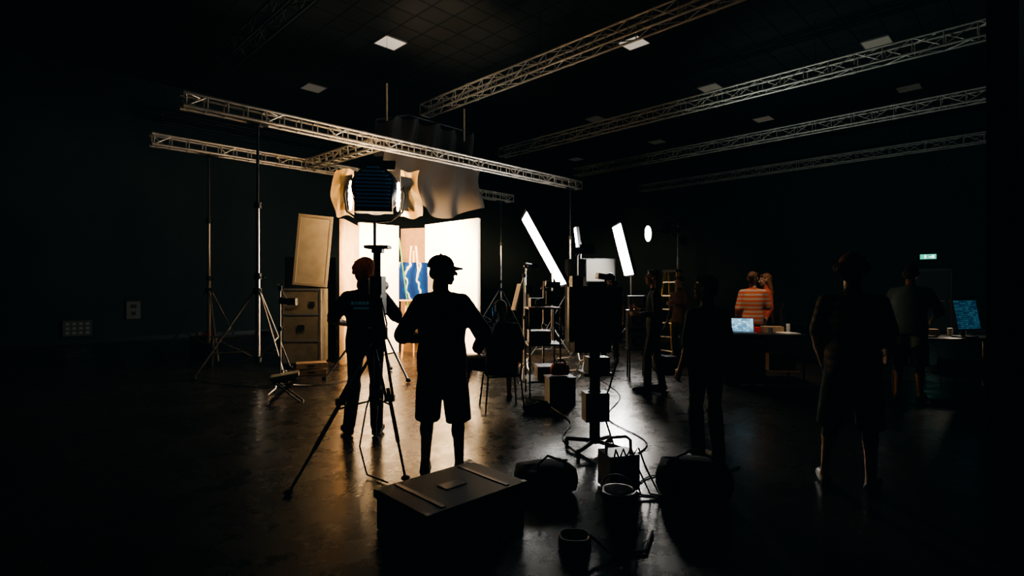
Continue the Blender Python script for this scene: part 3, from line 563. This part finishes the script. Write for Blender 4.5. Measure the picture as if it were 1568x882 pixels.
for pts in ([(.95,4.1,0),(1.15,4.3,0),(1.5,4.25,0),(1.9,4.5,0)],[(.7,4.6,0),(.5,5.3,0),(.65,6.0,0),(.45,6.9,0)],[(.9,4.6,0),(1.3,5.2,0),(1.1,6.2,0),(1.5,7.5,0),(1.4,9,0)],[(-2.6,8.9,0),(-2.9,8.3,0),(-3.8,8.1,0),(-5,8.6,0)]):
    k.path(smooth(pts),.006,RUB)
k.obj('floor_cables')
# monitor cart
k=MB()
for a in range(4):
    t=math.radians(45+90*a); k.tube((0,0,.1),(.3*math.cos(t),.3*math.sin(t),.07),.02,BLK); k.tube((.3*math.cos(t)-.012,.3*math.sin(t),.035),(.3*math.cos(t)+.012,.3*math.sin(t),.035),.035,RUB,n=14)
k.tube((0,0,.08),(0,0,1.0),.05,BLK,n=12); k.tube((0,0,.5),(0,0,.56),.06,PLAST,n=12); k.box((0,0,.72),(.26,.24,.03),PLAST); k.box((.02,0,.8),(.2,.16,.14),PLAST); k.box((0,-.02,.42),(.22,.16,.26),PLAST)
k.box((0,0,1.26),(.5,.08,.5),PLAST); k.box((0,-.06,1.26),(.3,.06,.3),BLK); k.box((0,-.1,1.3),(.16,.05,.2),PLAST); k.box((-.05,-.05,.98),(.34,.14,.12),PLAST)
for i in range(6): k.box((0,-.092,1.14+.04*i),(.26,.01,.008),DGREY)
k.box((0,.045,1.26),(.44,.01,.4),screenmat('monitor_screen_dim',(.2,.25,.3),.4)); k.box((-.17,.02,1.56),(.1,.12,.1),PLAST); k.tube((-.17,.08,1.56),(-.17,.16,1.56),.035,BLK,n=12); k.tube((.1,0,1.5),(.1,0,1.6),.01,BLK); k.box((.1,0,1.6),(.16,.1,.05),BLK,(0,10,0)); k.ell((.18,-.02,1.54),.03,BLK)
k.path([(0,-.1,1.2),(-.1,-.2,1.0),(-.05,-.18,.6),(.05,-.2,.3),(.12,-.3,.02)],.009,RUB); k.path([(.1,-.1,1.1),(.18,-.14,.9),(.1,-.12,.6),(-.05,-.15,.3)],.008,RUB)
k.obj('monitor_cart',(.76,4.95,0),8,bevel=.004)
# camera trolley
k=MB()
for x in(-.21,.21):
    for y in(-.25,.25): k.tube((x,y,.08),(x,y,1.24),.013,BLK); k.tube((x-.012,y,.04),(x+.012,y,.04),.04,RUB,n=12)
for z,m_ in((.22,BLK),(.72,BLK),(1.22,WOOD)): k.box((0,0,z),(.46,.54,.025),m_)
k.box((-.05,0,.82),(.3,.3,.17),PLAST); k.box((.05,.02,.32),(.28,.35,.18),PLAST); k.box((-.08,0,1.3),(.2,.22,.12),PLAST); k.tube((-.08,-.11,1.3),(-.08,-.24,1.3),.05,BLK,n=14); k.box((.12,.1,1.36),(.12,.03,.2),BLK,(0,0,20)); k.tube((.12,.1,1.23),(.12,.1,1.3),.01,BLK)
k.box((-.18,.12,1.48),(.1,.12,.12),BLK); k.tube((-.18,.12,1.24),(-.18,.12,1.5),.012,STEEL); k.tube((.05,.2,1.24),(.05,.2,1.6),.012,STEEL)
k.path([(.2,-.26,1.1),(.25,-.3,.9),(.2,-.3,.8)],.006,STEEL); k.obj('camera_trolley',(.43,7.6,0),5,bevel=.003)
bag('red_tool_bag',.6,7.02,.24,.16,.18,10,RED).location=(.62,6.98,.36)
k=MB(); k.box((0,0,.175),(.34,.28,.35),PLAST); k.box((0,-.145,.24),(.28,.01,.1),BLK); k.box((0,0,.35),(.36,.3,.02),BLK); k.path([(-.08,-.14,.28),(-.08,-.18,.28),(.08,-.18,.28),(.08,-.14,.28)],.01,RUB); k.obj('hard_case',(.62,6.98,0),10,bevel=.012)
bag('sandbag',.3,6.55,.34,.2,.12,15)
def cstand(name,x,y,top,rot,arm=None,head='flag',rad=.45):
    k=MB(); k.tube((0,0,.1),(0,0,top*.6),.016,STEEL); k.tube((0,0,top*.6),(0,0,top),.011,STEEL)
    for i in range(3):
        a=math.radians(rot+120*i); c_,s_=math.cos(a),math.sin(a); k.path([(0,0,.3-.04*i),(c_*.08,s_*.08,.28-.04*i),(c_*.18,s_*.18,.06),(c_*rad,s_*rad,.02)],.012,STEEL)
    for z in(top*.6,top): k.tube((0,0,z-.03),(0,0,z+.03),.03,BLK,n=10); k.tube((0,0,z),(.07,0,z),.007,BLK)
    if arm:
        a=V(*arm); k.tube((0,0,top),V(0,0,top)+a,.009,STEEL); k.tube((0,0,top),V(0,0,top)-a*.3,.009,STEEL); e=V(0,0,top)+a
        if head=='flag': k.box(e,(.03,.35,.45),WHITE,(0,14,10))
        elif head=='monitor': k.box(e,(.3,.05,.2),PLAST); k.box(e+V(0,.028,0),(.27,.005,.17),screenmat('monitor_screen_dim',(.2,.25,.3),.4))
        else: k.tube(e,e+V(-.12,-.03,.02),.05,BLK,n=14); k.box(e+V(.06,0,0),(.12,.09,.1),BLK)
    return k.obj(name,(x,y,0))
cstand('c_stand',.2,8.8,1.7,20,(-.12,.1,-.35),'flag'); cstand('c_stand',.5,8.6,1.5,60,(.15,0,.05),'lamp'); cstand('c_stand',.25,9.9,1.9,40,(.12,.1,0),'lamp'); cstand('c_stand',1.25,9.3,1.5,10,(.2,0,0),'monitor')
cstand('c_stand',1.35,11.1,2.2,33,(.2,0,.1),'monitor'); cstand('c_stand',-3.4,7.9,1.5,33,(.12,0,-.2),'lamp')
k=MB()
for s_ in(-1,1):
    k.tube((-.28,s_*.3,.0),(-.04,s_*.16,1.85),.028,YEL,n=6); k.tube((.28,s_*.28,.0),(.04,s_*.15,1.85),.024,YEL,n=6)
for i in range(6):
    t=(i+.7)/6.5; k.box((-.28+.24*t,0,1.85*t),(.07,.6-.28*t,.025),STEEL)
for i in range(3):
    t=(i+1)/4; k.tube((.28-.24*t,-(.28-.13*t),1.85*t),(.28-.24*t,.28-.13*t,1.85*t),.012,STEEL)
k.box((0,0,1.86),(.2,.36,.05),BLK); k.obj('yellow_step_ladder',(3.4,11.4,0),30)
k=MB(); k.box((0,0,1.95),(.85,.04,.55),mat('grey_board',(.12,.115,.1),.6)); k.tube((-.35,0,0),(-.35,0,1.8),.02,BLK); k.tube((.35,0,0),(.35,0,1.8),.02,BLK)
for x in(-.35,.35): k.tube((x,-.3,.02),(x,.3,.02),.02,BLK)
for x in(-.43,.43): k.box((x,0,1.95),(.02,.06,.57),BLK)
for z in(1.67,2.23): k.box((0,0,z),(.87,.06,.02),BLK)
k.obj('display_board',(2.15,13.5,0),5)
k=MB(); k.box((0,0,1.1),(.42,.4,2.1),PLAST)
for i in range(7): k.box((0,-.205,.25+.28*i),(.36,.02,.2),GREY if i%2 else BLK); k.tube((-.1,-.21,.25+.28*i),(-.1,-.23,.25+.28*i),.04,BLK,n=14)
k.box((0,0,.03),(.46,.44,.06),BLK); k.obj('equipment_rack',(1.45,12.3,0),5,bevel=.005)
k=MB(); LG=mat('rack_face',(.3,.3,.28),.5)
k.box((0,0,.8),(.32,.35,.66),PLAST)
for z in(.62,.98): k.box((0,-.18,z),(.28,.012,.28),LG); k.tube((0,-.187,z),(0,-.2,z),.1,BLK,n=20); k.tube((0,-.2,z),(0,-.21,z),.045,LG,n=16)
for x in(-.13,.13):
    for y in(-.14,.14): k.tube((x,y,0),(x,y,.48),.015,BLK)
k.box((0,0,.47),(.34,.36,.02),BLK); k.box((0,0,1.26),(.26,.26,.22),PLAST); k.box((0,-.135,1.27),(.2,.01,.14),LG); k.obj('loudspeaker_stack',(2.1,9.1,0),-5,bevel=.004)
k=MB(); k.box((0,0,.36),(.34,.26,.05),CREAM,(0,-8,0)); k.box((0,0,.32),(.28,.2,.05),FAB,(0,-8,0))
for s_ in(-1,1): k.tube((-.2,s_*.12,.0),(.16,s_*.12,.33),.01,BLK); k.tube((.22,s_*.12,.0),(-.14,s_*.12,.31),.01,BLK)
k.tube((-.2,-.12,.01),(-.2,.12,.01),.01,BLK); k.tube((.22,-.12,.01),(.22,.12,.01),.01,BLK); k.obj('folding_stool',(-2.95,7.0,0),20)
k=MB()
for i,z in enumerate((.05,.16)): k.box((0,0,z),(.5,.3,.09),WOOD,(0,0,4*i)); k.box((0,-.152,z),(.12,.004,.03),BLK,(0,0,4*i))
k.obj('apple_boxes',(-3.5,9.4,0),20,bevel=.004)
k=MB(); 
for x in(-.6,.6): k.tube((x,-.1,0),(x,0,.55),.015,STEEL); k.tube((x,.1,0),(x,0,.55),.015,STEEL)
k.tube((-.65,0,.55),(.65,0,.55),.02,STEEL); k.tube((-.62,-.06,.25),(.62,-.06,.25),.015,STEEL); k.ell((.3,0,.6),(.12,.08,.05),FAB); k.obj('pipe_rack',(-5.2,10.6,0),20)
k=MB(); k.box((0,0,.2),(.5,.36,.38),PLAST); k.box((0,0,.4),(.52,.38,.03),BLK); k.box((.1,0,.46),(.2,.16,.08),RED); k.tube((-.1,-.1,.42),(-.1,-.1,.52),.05,WHITE,n=14); k.obj('storage_crate',(-7.0,12.2,0),30,bevel=.01)
for (x,y,s_,m_) in((-2.9,10.5,.4,CARD),(-.85,9.9,.35,CARD),(2.75,9.7,.35,PLAST),(-1.4,10.4,.4,WOOD)):
    k=MB(); k.box((0,0,s_*.4),(s_,s_*.8,s_*.8),m_); k.box((0,0,s_*.805),(s_*.12,s_*.8,.006),GREY); k.box((-s_*.3,0,s_*.83),(s_*.4,s_*.8,.012),m_,(0,12,0)); k.obj('storage_box',(x,y,0),random.uniform(-20,20),bevel=.004)
# ------------------------------------------------------------------ desks right
def laptop(k,x,y,z,rz,m,w=.34,lid=100):
    R=Matrix.Translation((x,y,z))@Matrix.Rotation(math.radians(rz),4,'Z'); 
    def bx(c,s,mm,rx=0):
        M=R@Matrix.Translation(c)@Matrix.Rotation(math.radians(rx),4,'X'); vs=[M@Vector((i*s[0]/2,j*s[1]/2,l*s[2]/2)) for l in(-1,1) for i,j in((-1,-1),(1,-1),(1,1),(-1,1))]
        k.add(vs,[(3,2,1,0),(4,5,6,7),(0,1,5,4),(1,2,6,5),(2,3,7,6),(3,0,4,7)],mm)
    bx((0,0,.009),(w,.24,.016),GREY); bx((0,-.02,.018),(w*.85,.1,.003),BLK); bx((0,.135,.125),(w,.008,.23),GREY,-12); bx((0,.1295,.126),(w*.94,.004,.21),m,-12)
SCR=screenmat('laptop_screen',(.4,.7,.85),1.3); SCR2=screenmat('monitor_screen',(.05,.15,.22),.4)
k=MB(); k.box((0,0,.765),(1.25,.7,.03),PLAST); k.box((-.3,-.33,.38),(.6,.02,.74),mat('table_cloth_brown',(.035,.018,.012),.8)); 
for x in(-.58,.58):
    for y in(-.3,.3): k.tube((x,y,0),(x,y,.75),.018,BLK)
k.box((0,.0,.2),(1.1,.5,.02),WOOD); k.box((.3,-.05,.34),(.4,.3,.26),CARD); k.box((.25,.1,.83),(.3,.2,.1),CARD); k.box((.4,-.15,.79),(.22,.3,.02),WHITE,(0,0,15)); k.box((.0,.15,.82),(.14,.14,.08),RED); k.tube((.5,.1,.78),(.5,.1,.92),.03,WHITE,n=14); k.tube((.12,-.2,.78),(.12,-.2,.88),.035,GREY,n=14)
k.box((.45,.2,.98),(.06,.06,.4),PLAST); k.path([(.45,.2,1.15),(.42,.1,1.25),(.38,.0,1.2)],.008,BLK)
k.obj('production_table',(3.95,8.65,0),-6,bevel=.003)
k=MB(); laptop(k,0,0,0,0,SCR); k.obj('laptop',(3.66,8.5,.781),-14)
k=MB(); k.box((0,0,.765),(1.7,.75,.03),PLAST)
for x in(-.8,.8):
    for y in(-.33,.33): k.tube((x,y,0),(x,y,.75),.018,STEEL)
k.tube((-.8,.33,.3),(.8,.33,.3),.014,STEEL); k.box((.35,0,.22),(.8,.5,.03),GREY); k.box((.2,0,.34),(.3,.3,.2),PLAST); k.box((.55,0,.33),(.25,.25,.18),GREY); k.tube((-.1,0,.24),(-.1,0,.36),.06,WHITE,n=12)
k.box((-.35,-.1,.79),(.45,.16,.02),GREY); k.box((-.05,.15,.83),(.2,.14,.1),CARD); k.box((-.6,.1,.8),(.3,.22,.03),BLK); k.tube((.2,.1,.78),(.2,.1,.9),.035,WHITE,n=14); k.box((-.2,.2,.9),(.14,.1,.22),CARD)
for i in range(5): k.path([(-.5+.22*i,-.3,.76),(-.5+.25*i,-.4,.6),(-.4+.2*i,-.35,.3),(-.3+.2*i,-.2,.02)],.006,RUB)
k.obj('video_village_desk',(6.35,8.0,0),-8,bevel=.003)
k=MB(); k.box((0,0,.02),(.26,.2,.02),BLK); k.box((0,.03,.15),(.05,.03,.28),BLK); k.box((0,0,.34),(.5,.045,.46),PLAST,(-10,0,0)); k.box((0,-.027,.342),(.46,.01,.42),SCR2,(-10,0,0)); k.obj('computer_monitor',(6.6,7.85,.771),18)
k=MB(); laptop(k,0,0,0,0,screenmat('laptop_screen_white',(.6,.55,.5),.8)); k.obj('laptop',(5.72,8.2,.781),25)
k=MB(); k.tube((0,0,0),(0,0,.02),.1,BLK,n=16); k.path([(0,0,.02),(.02,0,.4),(-.05,-.05,.5),(-.2,-.1,.52)],.01,BLK); k.tube((-.2,-.1,.53),(-.24,-.12,.44),.03,BLK,r1=.08,n=16); k.obj('added_desk_lamp',(6.95,8.25,.781),0)
light('POINT',(6.71,8.13,1.17),(0,0,0),8,(1,.85,.65),.04)  # desk lamp and this point light are added to brighten the right side
w=bpy.data.worlds.new('World'); bpy.context.scene.world=w; w.use_nodes=True; w.node_tree.nodes['Background'].inputs[0].default_value=(.05,.5,.6,1); w.node_tree.nodes['Background'].inputs[1].default_value=.01
cd=bpy.data.cameras.new('camera'); cd.sensor_width=36; cd.lens=18.94; cam=bpy.data.objects.new('camera',cd); bpy.context.collection.objects.link(cam)
cam.location=(0,0,1.5); cam.rotation_euler=(math.radians(90),0,0); bpy.context.scene.camera=cam
vs=bpy.context.scene.view_settings
try:
    vs.look='AgX - Medium High Contrast'; vs.exposure=.5
    vs.use_curve_mapping=True; cm=vs.curve_mapping; cm.extend='EXTRAPOLATED'
    for i,l in enumerate((.0007,.0025,.003)):
        cm.curves[i].points[0].location=(0,l)
    cm.update()
except Exception as ex: print(ex)
